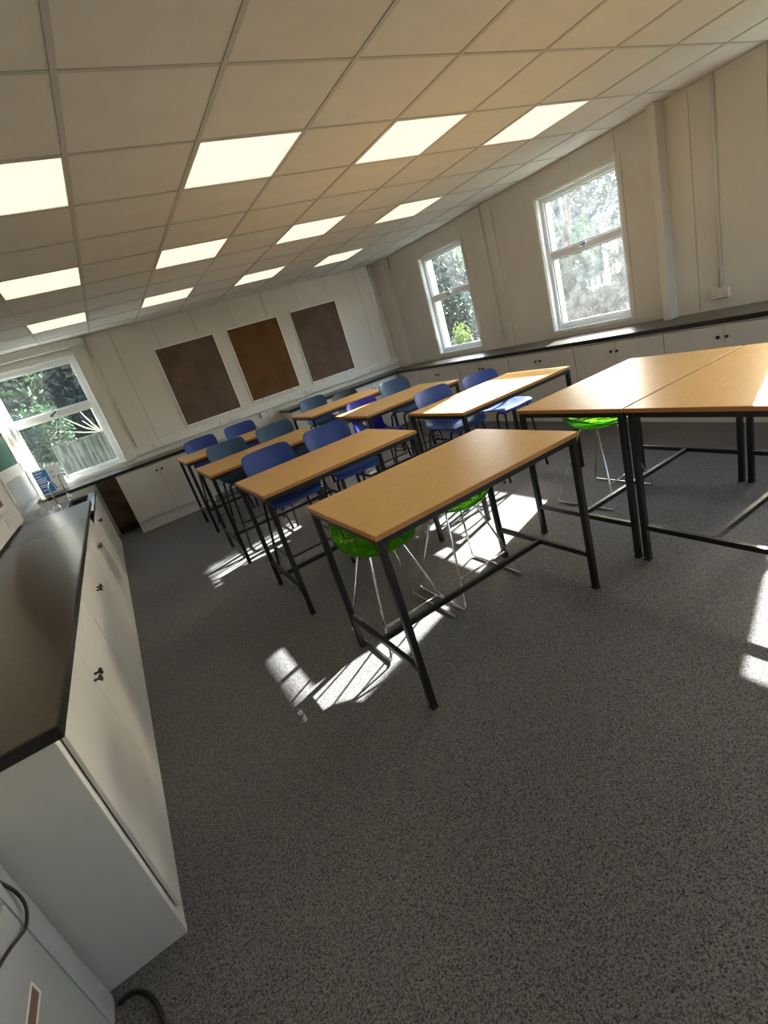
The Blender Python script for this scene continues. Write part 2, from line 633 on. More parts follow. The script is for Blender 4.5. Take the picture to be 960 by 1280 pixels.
# ------------------------------------------------------------------ wall trim: columns, battens, trunking, pipes
t = MB().box(XR - 0.137, XR, 0.765, 0.836, CT, H).build('trim_1', 'wall_paint', bevel=0.006)
tag(t, 'boxed cream column on the right wall beside the hazy window', kind='structure')
t = MB().box(XR - 0.014, XR, 2.965, 3.115, CT, H).build('trim_2', 'wall_paint', bevel=0.002)
tag(t, 'flat cream batten on the right wall between the two windows', kind='structure')
t = MB().box(4.62, XR, 5.50, YF, CT, H).build('trim_3', 'wall_paint', bevel=0.008)
tag(t, 'boxed cream post filling the far right corner', kind='structure')
t = MB().box(-0.30, -0.155, YF - 0.085, YF, 0.96, 2.6).build('trim_4', 'wall_paint', bevel=0.006)
tag(t, 'boxed cream column between the sink window and the pinboards', kind='structure')
t = MB().box(XL, -0.30, YF - 0.10, YF, 2.60, H).build('trim_5', 'white_trim', bevel=0.006)
tag(t, 'white boxed beam above the sink window', kind='structure')
t = MB().box(-0.31, -0.14, YF - 0.115, YF, 2.6, 2.69).box(-0.325, -0.30, YF - 0.13, YF - 0.1, 2.585, 2.67).box(-0.14, -0.11, YF - 0.10, YF - 0.05, 2.62, 2.68).build('trim_6', 'white_trim', bevel=0.004)
tag(t, 'white bracket capping the column at the end of the beam', kind='structure')
# baseboard in the open stretch of the far wall
t = MB().box(0.62, 2.1, YF - 0.018, YF, 0, 0.1).build('baseboard_far', 'white_trim', bevel=0.003)
tag(t, 'white skirting along the open stretch of the far wall', kind='structure')

# trunking on far wall
tk = empty('dado_trunking', (0, YF - 0.002, 0), 0, 'white dado trunking running along the far wall under the pinboards', 'trunking')
x = -0.2
k = 0
for x1 in (0.12, 1.15, 2.35, 3.5, 4.62):
    MB().box(x + 0.001, x1 - 0.001, -0.055, 0, 0.99, 1.095).build('trunking_length', 'white_plastic', tk, bevel=0.004)
    x = x1
lowr = empty('low_rail', (0, YF, 0), 0, 'slim white rail lying just above the far worktop', 'rail')
for a, c in ((-0.2, 0.62), (2.1, 3.3), (3.3, 4.62)):
    MB().box(a + 0.001, c - 0.001, -0.03, 0, 0.906, 0.945).build('rail_length', 'white_trim', lowr, bevel=0.003)
tk2 = empty('dado_trunking', (XL + 0.002, 0, 0), 0, 'white dado trunking on the left wall above the left worktop', 'trunking')
y = -1.0
for y1 in (0.6, 2.2, 3.72):
    MB().box(0, 0.055, y + 0.001, y1 - 0.001, 0.93, 1.09).build('trunking_length', 'white_plastic', tk2, bevel=0.004)
    y = y1


def socket(loc, rz, label, w=0.146, h=0.086, d=0.012, grp='white double sockets'):
    r = empty('socket_outlet', loc, rz, label, 'socket', grp)
    MB().box(-w / 2, w / 2, -d, 0, -h / 2, h / 2).build('face_plate', 'white_plastic', r, bevel=0.003)
    for s in (-1, 1):
        MB().box(s * 0.022 - 0.007, s * 0.022 + 0.007, -d - 0.004, -d + 0.001, 0.012, 0.030).build('rocker_switch', 'white_trim', r, bevel=0.001)
        pm = MB()
        for px, pz in ((0.045, 0.008), (0.034, -0.016), (0.056, -0.016)):
            pm.box(s * px - 0.0035, s * px + 0.0035, -d - 0.0006, -d + 0.001, pz - 0.004, pz + 0.004)
        pm.build('pin_hole', 'socket_dark', r)
    return r


FS = YF - 0.0575
socket((0.205, FS, 1.042), 0, 'double socket on the far trunking, nearest the sink window')
socket((1.40, FS, 1.042), 0, 'double socket on the far trunking under the left pinboard')
socket((2.74, FS, 1.042), 0, 'double socket on the far trunking between middle and right pinboards')
socket((4.05, FS, 1.042), 0, 'double socket on the far trunking near the right corner')
socket((1.86, YF - 0.001, 0.93), 0, 'small socket on the wall just below the far trunking', w=0.086, d=0.03)
socket((XR - 0.001, 0.372, 1.045), -math.pi / 2, 'double socket at the foot of the conduit on the right wall', d=0.038)
socket((XR - 0.0145, 3.15, 1.045), -math.pi / 2, 'double socket below the conduit between the right wall windows', d=0.038)
socket((XL + 0.0575, 3.1, 1.03), math.pi / 2, 'double socket on the left wall trunking near the leaflet holder')


def conduit(wallside, u, z0, z1, clips, label, r=0.011, off=0.0):
    if wallside == 'right':
        root = empty('conduit_pipe', (XR - off, u, 0), -math.pi / 2, label, 'pipe')
    else:
        root = empty('conduit_pipe', (u, YF - off, 0), 0, label, 'pipe')
    MB().tube([(0, -0.014, z0), (0, -0.014, z1)], r, 10).build('pipe', 'wall_paint', root, smooth=True)
    for z in clips:
        MB().box(-0.024, 0.024, -0.006, 0, z - 0.009, z + 0.009).box(-0.014, 0.014, -0.028, -0.004, z - 0.008, z + 0.008).build('pipe_clip', 'wall_paint', root, bevel=0.002)
    return root


conduit('right', 0.372, 1.088, H, (1.25, 1.80, 2.42), 'cream surface conduit dropping to the socket on the right wall', r=0.014)
conduit('right', 3.14, 1.088, H, (1.35, 1.95), 'thin conduit dropping between the two right wall windows', off=0.014)
conduit('far', -0.085, 1.095, H, (1.28, 1.80), 'thin conduit beside the column left of the pinboards')
conduit('far', 4.515, 1.095, H, (1.32, 1.85), 'thin conduit beside the corner post right of the pinboards')
cb = MB().tube([(4.735, 5.46, 2.69), (4.728, 5.45, 2.64), (4.735, 5.47, 2.58), (4.742, 5.475, 2.52)], 0.006, 8).build('loose_cable', 'black_plastic', smooth=True)
tag(cb, 'short black cable poking out of the ceiling in the far right corner', 'cable')


# pinboards
def pinboard(x0, x1, z0, z1, m_, label):
    r = empty('pinboard', ((x0 + x1) / 2, YF, 0), 0, label, 'pinboard', 'framed pinboards on the far wall')
    h = (x1 - x0) / 2
    MB().box(-h + 0.014, h - 0.014, -0.012, -0.0, z0 + 0.014, z1 - 0.014).build('pin_surface', m_, r)
    for a in ((-h, -h + 0.016, z0, z1), (h - 0.016, h, z0, z1), (-h + 0.016, h - 0.016, z0, z0 + 0.016), (-h + 0.016, h - 0.016, z1 - 0.016, z1)):
        MB().box(a[0], a[1], -0.02, 0.0, a[2], a[3]).build('frame_rail', 'alu', r, bevel=0.002)
    for sx in (-1, 1):
        for z in (z0, z1):
            MB().box(sx * (h - 0.012) - 0.014, sx * (h - 0.012) + 0.014, -0.023, 0.0, z - 0.014, z + 0.014).build('corner_cap', 'white_plastic', r, bevel=0.003)
    for sx in (-0.25, 0.25):
        MB().lathe([(0.008, -0.024), (0.008, -0.018)], 8, (sx, 0, z0 + 0.006), 'y').build('fixing_screw', 'socket_dark', r)
    return r


pinboard(0.68, 1.578, 1.145, 2.31, 'pin_brown', 'dull brown pinboard on the far wall, nearest the sink window')
pinboard(1.775, 2.645, 1.165, 2.31, 'pin_orange', 'warm orange-brown pinboard, middle of the three on the far wall')
pinboard(2.86, 3.735, 1.145, 2.315, 'pin_brown', 'dull brown pinboard on the far wall, nearest the right corner')
gb = empty('green_board', (XL, 4.86, 0), 0, 'green board above a pale gridded panel in a white frame on the left wall', 'board')
MB().box(0.0, 0.008, -0.80, 0.52, 1.42, 2.42).build('green_surface', 'green_felt', gb)
pb = MB().box(0.0, 0.008, -0.80, 0.74, 0.935, 1.30).build('pale_panel', 'pale_board', gb)
for k in range(14):
    MB().box(0.008, 0.0095, -0.74 + k * 0.107, -0.735 + k * 0.107, 0.95, 1.28).build('grid_line', 'board_line', pb)
for a in ((-0.86, -0.80, 0.91, 2.48), (0.52, 0.60, 1.30, 2.48), (-0.80, 0.52, 2.42, 2.48), (-0.80, 0.74, 1.30, 1.42), (0.74, 0.79, 0.91, 1.42), (-0.80, 0.74, 0.91, 0.935)):
    MB().box(0.0, 0.022, a[0], a[1], a[2], a[3]).build('board_frame', 'white_trim', gb, bevel=0.003)
# pinboard on left wall just out of frame
r = empty('pinboard', (XL, 2.85, 0), 0, 'light brown pinboard on the left wall above the trunking', 'pinboard')
MB().box(0, 0.012, -0.66, 0.66, 1.15, 2.3).build('pin_surface', 'brown_board', r)
MB().box(0, 0.018, 0.66, 0.68, 1.13, 2.32).box(0, 0.018, -0.68, -0.66, 1.13, 2.32).box(0, 0.018, -0.66, 0.66, 1.13, 1.15).box(0, 0.018, -0.66, 0.66, 2.30, 2.32).build('frame_rail', 'white_trim', r)


# ------------------------------------------------------------------ worktops and cabinets
def worktop(name, boxes, label):
    r = empty(name, (0, 0, 0), 0, label, 'worktop')
    for i, bx in enumerate(boxes):
        MB().box(bx[0], bx[1], bx[2], bx[3], CT - 0.040, CT).build('worktop_slab', 'worktop', r, bevel=0.003)
    for bx in boxes:
        for e in bx[4]:
            MB().box(*e, CT - 0.0405, CT - 0.003).build('edge_band', 'worktop_edge', r)
    return r


FX = 4.205     # right worktop front
FY = 5.29      # far worktop front
LXF = -0.785   # left worktop front
worktop('worktop', [
    (FX, XR - 0.001, -4.1, 0.70, [(FX - 0.002, FX, -4.1, 0.70)]),
    (FX, XR - 0.001, 0.702, YF - 0.031, [(FX - 0.002, FX, 0.702, FY)]),
], 'dark laminate worktop running under the right wall windows')
worktop('worktop', [(2.12, FX - 0.003, FY, YF - 0.031, [(2.12, FX - 0.003, FY - 0.002, FY)])],
        'dark laminate worktop on the far wall, right of the open stretch')
worktop('worktop', [(XL + 0.002, 0.62, FY, YF - 0.087, [(XL + 0.002, 0.62, FY - 0.002, FY)])],
        'dark laminate worktop on the far wall beneath the sink window')
worktop('worktop', [
    (XL + 0.001, LXF, -0.71, 2.515, [(LXF, LXF + 0.002, -0.71, 2.515), (XL + 0.001, LXF, -0.712, -0.71)]),
    (XL + 0.001, LXF, 2.517, 3.62, [(LXF, LXF + 0.002, 2.517, 3.62), (XL + 0.001, LXF, 3.62, 3.622)]),
], 'dark brown laminate worktop along the left wall in the foreground')


def knob(parent, loc):
    """knob pointing along local -y"""
    k = MB().lathe([(0.006, 0.0), (0.005, -0.012), (0.006, -0.016), (0.014, -0.022), (0.0155, -0.027), (0.012, -0.031), (0.004, -0.032)], 12, (0, 0, 0), 'y').build('knob', 'black_plastic', parent, smooth=True)
    k.location = loc
    return k


def cabinet(loc, rz, w, d, label, group, dz0=0.155, dz1=0.845, kz=0.757, split=True, plinth=True, dthick=0.018, knob_gap=0.034, zt=None):
    """local x along the run, local -y is the front; origin at front-left bottom of carcass"""
    r = empty('base_cabinet', loc, rz, label, 'cabinet', group)
    zt = zt or CT - 0.042
    c = MB()
    c.box(0.001, 0.018, 0, d, 0, zt)
    c.box(w - 0.018, w - 0.001, 0, d, 0, zt)
    c.box(0.018, w - 0.018, d - 0.012, d, 0, zt)
    c.box(0.018, w - 0.018, 0, d - 0.012, 0, dz0 - 0.004)
    if zt > dz1:
        c.box(0.018, w - 0.018, 0, d - 0.012, dz1 + 0.002, zt)
    c.build('carcass', 'cabinet', r)
    MB().box(0.018, w - 0.018, 0.02, 0.03, dz0, min(dz1, zt)).build('inner_panel', 'cabinet_dark', r)
    n = 2 if split else 1
    dw = (w - 0.006) / n
    for i in range(n):
        a = 0.003 + i * dw
        do = MB().box(a + 0.0015, a + dw - 0.0015, -dthick, -0.005, dz0, dz1).build('cabinet_door', 'cabinet', r, bevel=0.0015)
        kx = (a + dw - knob_gap) if (i == 0 and n == 2) else a + knob_gap
        knob(do, (kx, -dthick, kz))
    return r


# right wall: local x -> -y? rotate so front faces -x  (local -y -> -x)
ys_r = [-2.4, -1.4, -0.40, 0.61, 1.61, 2.615, 3.615, 4.65]
names_r = ['out of view beside the right wall', 'at the near end of the right worktop', 'behind the paired tables under the right wall socket',
           'under the hazy window on the right wall', 'left of the hazy window on the right wall', 'between the two right wall windows', 'nearest the far right corner']
CX = FX + 0.022
for i in range(len(ys_r) - 1):
    w_ = ys_r[i + 1] - ys_r[i]
    cabinet((CX, ys_r[i + 1], 0), -math.pi / 2, w_, XR - CX - 0.002, 'white two-door base cabinet with black knobs, ' + names_r[i], 'white base cabinets along the right wall')
t = MB().box(CX, CX + 0.02, 4.652, 5.31, 0, CT - 0.042).build('trim_7', 'cabinet', bevel=0.002)
tag(t, 'white filler panel closing the cabinet run in the far right corner', kind='structure')
# far wall
CY = FY + 0.022
cabinet((-0.515, CY, 0), 0, 1.09, YF - CY - 0.002, 'white two-door base cabinet right of the dark knee space', 'white base cabinets along the far wall')
cabinet((2.14, CY, 0), 0, 1.0, YF - CY - 0.002, 'white two-door base cabinet on the far wall behind the black chair', 'white base cabinets along the far wall')
cabinet((3.14, CY, 0), 0, 1.06, YF - CY - 0.002, 'white two-door base cabinet on the far wall in the right corner', 'white base cabinets along the far wall')
# knee space
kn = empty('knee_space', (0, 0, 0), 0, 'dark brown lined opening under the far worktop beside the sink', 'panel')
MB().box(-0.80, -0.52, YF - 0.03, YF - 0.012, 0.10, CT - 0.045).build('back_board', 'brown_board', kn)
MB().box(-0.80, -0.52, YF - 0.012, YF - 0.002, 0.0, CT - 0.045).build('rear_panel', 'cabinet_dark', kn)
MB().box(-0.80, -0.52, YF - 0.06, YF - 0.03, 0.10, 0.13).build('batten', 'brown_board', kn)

# left wall run: front faces +x
edges_l = [-0.665, 0.585, 1.715, 2.895, 4.09]
nm_l = ['nearest the camera', 'second along the left run', 'third along the left run', 'below the sink end of the left run']
LC = LXF - 0.028
for i in range(4):
    a, c = edges_l[i], edges_l[i + 1]
    rr = cabinet((LC, a, 0), math.pi / 2, c - a, LC - XL - 0.002, 'white two-door base cabinet on the left, ' + nm_l[i], 'white base cabinets along the left wall', dz0=0.078, dz1=0.845 if i < 3 else 0.755, kz=0.69, knob_gap=0.03, zt=None if i < 3 else 0.48)
t = MB().box(XL + 0.002, LC + 0.003, -0.70, -0.667, 0, CT - 0.042).build('end_panel', 'cabinet', bevel=0.002)
tag(t, 'white end panel closing the near end of the left cabinets', 'panel')
t = MB().box(LC - 0.018, LC, 4.092, 5.285, 0, 0.755).build('trim_8', 'cabinet', bevel=0.002)
tag(t, 'plain white panel below the sink rim beside the knee space', kind='structure')

# ------------------------------------------------------------------ sink and taps
sk = empty('sink', (0, 0, 0), 0, 'deep pale sink let into the corner below the far window', 'sink')
sx0, sx1, sy0, sy1 = XL + 0.02, -0.80, 3.63, 5.275
RZ = 0.79
lx_ = sx0 + 0.33
rim = MB()
rim.box(sx0, lx_, sy0, sy1, RZ - 0.03, RZ)
rim.box(sx1 - 0.09, sx1, sy0, sy1, RZ - 0.03, RZ)
rim.box(lx_, sx1 - 0.09, sy0, sy0 + 0.05, RZ - 0.03, RZ)
rim.box(lx_, sx1 - 0.09, sy1 - 0.12, sy1, RZ - 0.03, RZ)
rim.build('rim', 'steel', sk, bevel=0.004)
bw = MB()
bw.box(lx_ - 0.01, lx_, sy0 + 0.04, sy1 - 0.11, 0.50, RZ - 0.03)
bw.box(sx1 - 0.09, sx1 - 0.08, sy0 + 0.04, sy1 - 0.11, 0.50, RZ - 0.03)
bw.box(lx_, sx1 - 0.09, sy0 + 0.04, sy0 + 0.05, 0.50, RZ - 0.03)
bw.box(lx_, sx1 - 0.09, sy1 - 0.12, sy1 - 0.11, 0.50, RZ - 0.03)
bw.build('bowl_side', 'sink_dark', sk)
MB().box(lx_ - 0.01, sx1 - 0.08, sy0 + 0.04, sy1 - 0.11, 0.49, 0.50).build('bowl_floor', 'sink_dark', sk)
MB().box(sx0, sx1, sy1 - 0.02, sy1, RZ, 0.862).build('back_fascia', 'ceramic', sk, bevel=0.002)


def tap(loc, rz, h, label, cross=False):
    r = empty('tap', loc, rz, label, 'tap', 'tall swan-neck taps at the sink')
    MB().lathe([(0.026, 0), (0.026, 0.012), (0.016, 0.02), (0.014, 0.08), (0.012, 0.09)], 14).build('tap_base', 'chrome', r, smooth=True)
    pts = [(0, 0, 0.08), (0, 0, h - 0.07)]
    for k in range(0, 9):
        a = math.pi * k / 8
        pts.append((0.05 - 0.05 * math.cos(a), 0, h - 0.06 + 0.05 * math.sin(a)))
    pts.append((0.1, 0, h - 0.10))
    MB().tube(pts, 0.009, 10).build('spout', 'chrome', r, smooth=True)
    for s in (-1, 1) if cross else (1,):
        a = MB().tube([(0, 0, 0.045), (0, s * 0.075, 0.055)], 0.009, 8).build('valve_arm', 'chrome', r, smooth=True)
        MB().tube([(-0.028, s * 0.075, 0.058), (0.028, s * 0.075, 0.058)], 0.006, 8).tube([(0, s * 0.075, 0.03), (0, s * 0.075, 0.088)], 0.006, 8).build('cross_head', 'chrome', a, smooth=True)
    return r


tap((-1.155, 4.42, 0.79), 0.9, 0.36, 'tall chrome tap at the near edge of the sink')
tap((-1.10, 5.18, 0.79), 0.25, 0.37, 'tall chrome tap with cross handles behind the sink', cross=True)

# leaflet board by the window
lf = empty('notice_stand', (-1.235, 5.60, CT + 0.008), 0.12, 'blue and white notice sheet standing on the far worktop by the window', 'notice')
lf.rotation_euler = (-0.10, 0, 0.10)
MB().box(-0.155, 0.155, 0, 0.006, 0, 0.345).build('backing_sheet', 'paper_white', lf)
bl = MB().box(-0.150, 0.005, -0.002, 0, 0.02, 0.325).build('blue_panel', 'paper_blue', lf)
tx = MB()
for z, w in ((0.29, 0.09), (0.25, 0.06), (0.215, 0.11), (0.19, 0.10), (0.165, 0.11), (0.13, 0.07), (0.105, 0.10), (0.06, 0.05)):
    tx.box(-0.135, -0.135 + w, -0.003, -0.002, z, z + 0.012)
tx.build('text_lines', 'paper_white', bl)
tx = MB()
for z, w in ((0.27, 0.05), (0.255, 0.04), (0.20, 0.05), (0.185, 0.045), (0.05, 0.06)):
    tx.box(0.03, 0.03 + w, -0.001, 0, z, z + 0.006)
tx.build('text_lines', 'paper_blue', lf)
MB().box(-0.15, 0.15, 0.006, 0.075, 0, 0.005).build('foot', 'paper_white', lf)

# clear acrylic holder
ac = empty('leaflet_holder', (XL + 0.075, 4.03, CT), 0, 'clear acrylic tiered leaflet holder on the left worktop by the window', 'holder')
MB().box(0, 0.20, -0.40, 0.24, 0, 0.006).build('base_plate', 'clear_acrylic', ac)
for s in (-0.40, -0.08, 0.236):
    MB().box(0, 0.20, s, s + 0.004, 0.006, 0.20).build('divider', 'clear_acrylic', ac)
for i in range(4):
    x = 0.0 + 0.062 * i
    MB().box(x, x + 0.004, -0.40, 0.24, 0.006, 0.30 - 0.07 * i).build('tier_panel', 'clear_acrylic', ac)
ac.location = (XL + 0.035, 4.15, 0.79)

# radiator in the open stretch
rd = empty('radiator', (1.2, YF - 0.075, 0), 0, 'pale grey panel radiator on the far wall behind the first chairs', 'radiator')
MB().box(-0.5, 0.5, 0, 0.045, 0.15, 0.80).build('radiator_panel', 'radiator', rd, bevel=0.006)
for i in range(18):
    x = -0.465 + i * 0.0547
    MB().box(x - 0.012, x + 0.012, -0.008, 0, 0.18, 0.77).build('flute', 'radiator', rd, bevel=0.003)
MB().box(-0.4, -0.36, 0.045, 0.073, 0.6, 0.7).box(0.36, 0.4, 0.045, 0.073, 0.6, 0.7).build('wall_bracket', 'white_trim', rd)


# ------------------------------------------------------------------ tables
def make_table():
    r = empty('work_table', cat='table', group='tall beech topped work tables')
    hx, hy, ht = 0.6, 0.375, 0.90
    top = MB().box(-hx + 0.003, hx - 0.003, -hy + 0.003, hy - 0.003, ht - 0.022, ht).build('table_top', 'beech', r, bevel=0.002)
    e = MB()
    e.box(-hx, hx, -hy, -hy + 0.003, ht - 0.022, ht - 0.001)
    e.box(-hx, hx, hy - 0.003, hy, ht - 0.022, ht - 0.001)
    e.box(-hx, -hx + 0.003, -hy + 0.003, hy - 0.003, ht - 0.022, ht - 0.001)
    e.box(hx - 0.003, hx, -hy + 0.003, hy - 0.003, ht - 0.022, ht - 0.001)
    e.build('edge_lipping', 'beech_edge', top)
    lx, ly, s = hx - 0.024, hy - 0.024, 0.016
    for sx in (-1, 1):
        for sy in (-1, 1):
            lg = MB().box(sx * lx - s, sx * lx + s, sy * ly - s, sy * ly + s, 0.012, ht - 0.022).build('leg', 'black_steel', r, bevel=0.003)
            MB().box(sx * lx - s - 0.001, sx * lx + s + 0.001, sy * ly - s - 0.001, sy * ly + s + 0.001, 0.0, 0.012).build('foot_cap', 'black_plastic', lg)
    for sy in (-1, 1):
        MB().box(-lx + s, lx - s, sy * ly - s, sy * ly + s, ht - 0.052, ht - 0.022).build('top_rail', 'black_steel', r, bevel=0.003)
    for sx in (-1, 1):
        MB().box(sx * lx - s, sx * lx + s, -ly + s, ly - s, ht - 0.052, ht - 0.022).build('top_rail', 'black_steel', r, bevel=0.003)
        MB().box(sx * lx - 0.0125, sx * lx + 0.0125, -ly + s, ly - s, 0.195, 0.225).build('end_rail', 'black_steel', r, bevel=0.003)
    MB().box(-lx + 0.0125, lx - 0.0125, -0.0125, 0.0125, 0.195, 0.225).build('stretcher', 'black_steel', r, bevel=0.003)
    return r


tab = make_table()
flag = []
tabs = [((0.937, -0.19), 'beech topped table in the foreground with two green stools beneath'),
        ((0.877, 1.15), 'beech topped table second from the front in the left column'),
        ((0.822, 2.61), 'beech topped table third from the front in the left column'),
        ((0.827, 4.075), 'beech topped table rearmost in the left column'),
        ((2.455, 1.075), 'beech topped table with the broad patch of sunlight on it'),
        ((2.405, 2.50), 'beech topped table with the indigo chair behind it'),
        ((2.405, 3.98), 'beech topped table rearmost in the right column beside the black chair'),
        ((2.472, -0.195), 'beech topped table on the right with one green stool beneath'),
        ((2.472, -0.955), 'beech topped table at the right edge, pushed against its twin')]
for (x, y), lb in tabs:
    place(tab, flag, (x, y, 0), 0, lb)


# ------------------------------------------------------------------ chairs
def catmull(P, n):
    P = [Vector(p) for p in P]
    out = []
    for i in range(len(P) - 1):
        p0 = P[max(i - 1, 0)]
        p1 = P[i]
        p2 = P[i + 1]
        p3 = P[min(i + 2, len(P) - 1)]
        for k in range(n):
            t = k / n
            out.append(0.5 * ((2 * p1) + (-p0 + p2) * t + (2 * p0 - 5 * p1 + 4 * p2 - p3) * t * t + (-p0 + 3 * p1 - 3 * p2 + p3) * t ** 3))
    out.append(P[-1])
    return out


def shell(prof, name, material, parent, hole=None, thick=0.006, sub=4, nu=10):
    """prof rows: (y, z, half width, cross curve). the cross curve lifts the sides along the surface normal"""
    rows = catmull([Vector((p[0], p[1], p[2], p[3])) if False else Vector((p[0], p[1], p[2])) for p in prof], sub)
    curv = catmull([Vector((p[3], 0, 0)) for p in prof], sub)
    N = len(rows)
    v, f = [], []
    nrm = []
    for i in range(N):
        a = rows[max(i - 1, 0)]
        c = rows[min(i + 1, N - 1)]
        d = Vector((0, c.x - a.x, c.y - a.y)).normalized()
        nrm.append(Vector((0, -d.z, d.y)))     # up for the seat, forward (-y) for the back
    strips = [(-1, 1)] if hole is None else [(-1, 0), (0, 1)]
    idx = {}

    def vert(i, u):
        x = u
        w = rows[i].z
        k = (round(x, 6), i)
        if k in idx:
            return idx[k]
        s = x / w if w > 1e-5 else 0
        p = Vector((x, rows[i].x, rows[i].y)) + nrm[i] * (curv[i].x * abs(s) ** 2.2)
        v.append(tuple(p))
        idx[k] = len(v) - 1
        return idx[k]
    for a, c in strips:
        grid = []
        for i in range(N):
            w = rows[i].z
            h = 0.0
            if hole:
                t = (i / (N - 1) - hole[0]) / hole[1]
                if abs(t) < 1:
                    h = hole[2] * (1 - abs(t) ** 2.4) ** (1 / 2.4)
            lo = -w if a == -1 else h
            hi = w if c == 1 else -h
            grid.append([vert(i, lo + (hi - lo) * k / nu) for k in range(nu + 1)])
        for i in range(N - 1):
            for k in range(nu):
                q = (grid[i][k], grid[i][k + 1], grid[i + 1][k + 1], grid[i + 1][k])
                q2 = tuple(dict.fromkeys(q))
                if len(q2) >= 3:
                    f.append(q2)
    mb_ = MB()
    mb_.v, mb_.f = v, f
    o = mb_.build(name, material, parent, smooth=True)
    md = o.modifiers.new('thickness', 'SOLIDIFY')
    md.thickness = thick
    md.offset = 0
    bv = o.modifiers.new('round', 'BEVEL')
    bv.width = thick * 0.35
    bv.segments = 2
    bv.limit_method = 'ANGLE'
    return o


def chair_frame(r, zs, mat_='black_steel', rad=0.011):
    # legs
    for sx in (-1, 1):
        MB().tube([(sx * 0.15, -0.15, zs), (sx * 0.185, -0.165, zs - 0.02), (sx * 0.238, -0.225, 0.008)], rad, 8, bend=0.04).build('leg', mat_, r, smooth=True)
        MB().tube([(sx * 0.14, 0.12, zs), (sx * 0.175, 0.15, zs - 0.02), (sx * 0.238, 0.265, 0.008)], rad, 8, bend=0.04).build('leg', mat_, r, smooth=True)
        for yy in (-0.225, 0.265):
            MB().lathe([(0.013, 0), (0.014, 0.004), (0.013, 0.03)], 8, (sx * 0.238, yy, 0)).build('foot_cap', 'black_plastic', r)
    MB().box(-0.15, 0.15, -0.16, -0.14, zs - 0.010, zs + 0.006).box(-0.14, 0.14, 0.11, 0.13, zs - 0.010, zs + 0.006).build('seat_frame', mat_, r)
    zf = 0.27
    t = (zs - 0.02 - zf) / (zs - 0.028)
    fx = 0.185 + (0.238 - 0.185) * t
    fy = 0.165 + (0.225 - 0.165) * t
    by = 0.15 + (0.265 - 0.15) * t
    MB().tube([(fx, by, zf), (fx, -fy - 0.004, zf), (-fx, -fy - 0.004, zf), (-fx, by, zf)], 0.009, 8, bend=0.06).build('footrest', mat_, r, smooth=True)


def make_chair(m_, prof, hole=None, name='classroom_chair', zs=0.675):
    r = empty(name, cat='chair')
    shell(prof, 'seat_shell', m_, r, hole)
    chair_frame(r, zs)
    return r


PROF0 = [(-0.225, 0.565, 0.165, 0.0), (-0.222, 0.585, 0.19, 0.004), (-0.19, 0.602, 0.205, 0.012), (-0.06, 0.592, 0.215, 0.022), (0.08, 0.588, 0.212, 0.03), (0.155, 0.605, 0.200, 0.04),
         (0.195, 0.66, 0.188, 0.045), (0.212, 0.74, 0.192, 0.045), (0.222, 0.83, 0.205, 0.045), (0.234, 0.92, 0.212, 0.042), (0.246, 0.985, 0.203, 0.035), (0.253, 1.015, 0.182, 0.028), (0.257, 1.030, 0.14, 0.016), (0.259, 1.036, 0.07, 0.004), (0.259, 1.037, 0.012, 0)]
# tall shell: seat at 0.69 m, back up to 1.04 m; low shell: seat at 0.53 m, back up to 0.96 m
PROF = [(p[0], 0.69 + (p[1] - 0.59) * (0.35 / 0.447) if p[1] > 0.59 else p[1] + 0.10, p[2], p[3]) for p in PROF0]
P2 = [(p[0], 0.54 + (p[1] - 0.59) * 0.94 if p[1] > 0.59 else p[1] - 0.05, p[2], p[3]) for p in PROF0]
chR = make_chair('blue_royal', PROF)
chT = make_chair('blue_teal', PROF)
fR, fT = [], []
GR = 'tall plastic shell chairs behind the work tables'
for (x, y, a, k, lb) in [
    (0.61, 1.43, 0.0, 'R', 'royal blue shell chair on the left behind the second table from the front'),
    (1.15, 1.43, -0.01, 'R', 'royal blue shell chair on the right behind the second table from the front'),
    (0.605, 2.87, 0.02, 'T', 'dull blue shell chair on the left behind the third table'),
    (1.150, 2.87, -0.02, 'T', 'dull blue shell chair on the right behind the third table'),
    (0.585, 4.33, 0.02, 'R', 'royal blue shell chair on the left behind the rearmost left table'),
    (1.125, 4.33, -0.03, 'R', 'royal blue shell chair on the right behind the rearmost left table'),
    (2.26, 1.39, 0.03, 'R', 'royal blue shell chair on the left behind the sunlit table'),
    (2.785, 1.34, -0.05, 'R', 'royal blue shell chair with sunlit seat, right end of the sunlit table'),
    (2.73, 2.82, -0.03, 'T', 'dull blue shell chair with sunlit edge, to the right of the indigo chair'),
    (2.24, 4.30, 0.03, 'T', 'dull blue shell chair behind the rearmost right table'),
]:
    if k == 'R':
        o = place(chR, fR, (x, y, 0), a, lb, GR)
        o.scale = (1, 1, {2.26: 0.968, 2.785: 0.948}.get(x, 1.0))
    else:
        place(chT, fT, (x, y, 0), a, lb, GR)
ind = make_chair('blue_indigo', P2, hole=(0.545, 0.065, 0.062), zs=0.525)
ind.location = (2.21, 2.76, 0)
tag(ind, 'indigo plastic chair with an oval hole in its back and sunlit rim', None, GR)
blk = make_chair('black_shell', P2, zs=0.525)
blk.location = (2.77, 4.32, 0)
tag(blk, 'low black shell chair behind the rearmost right table', None, GR)


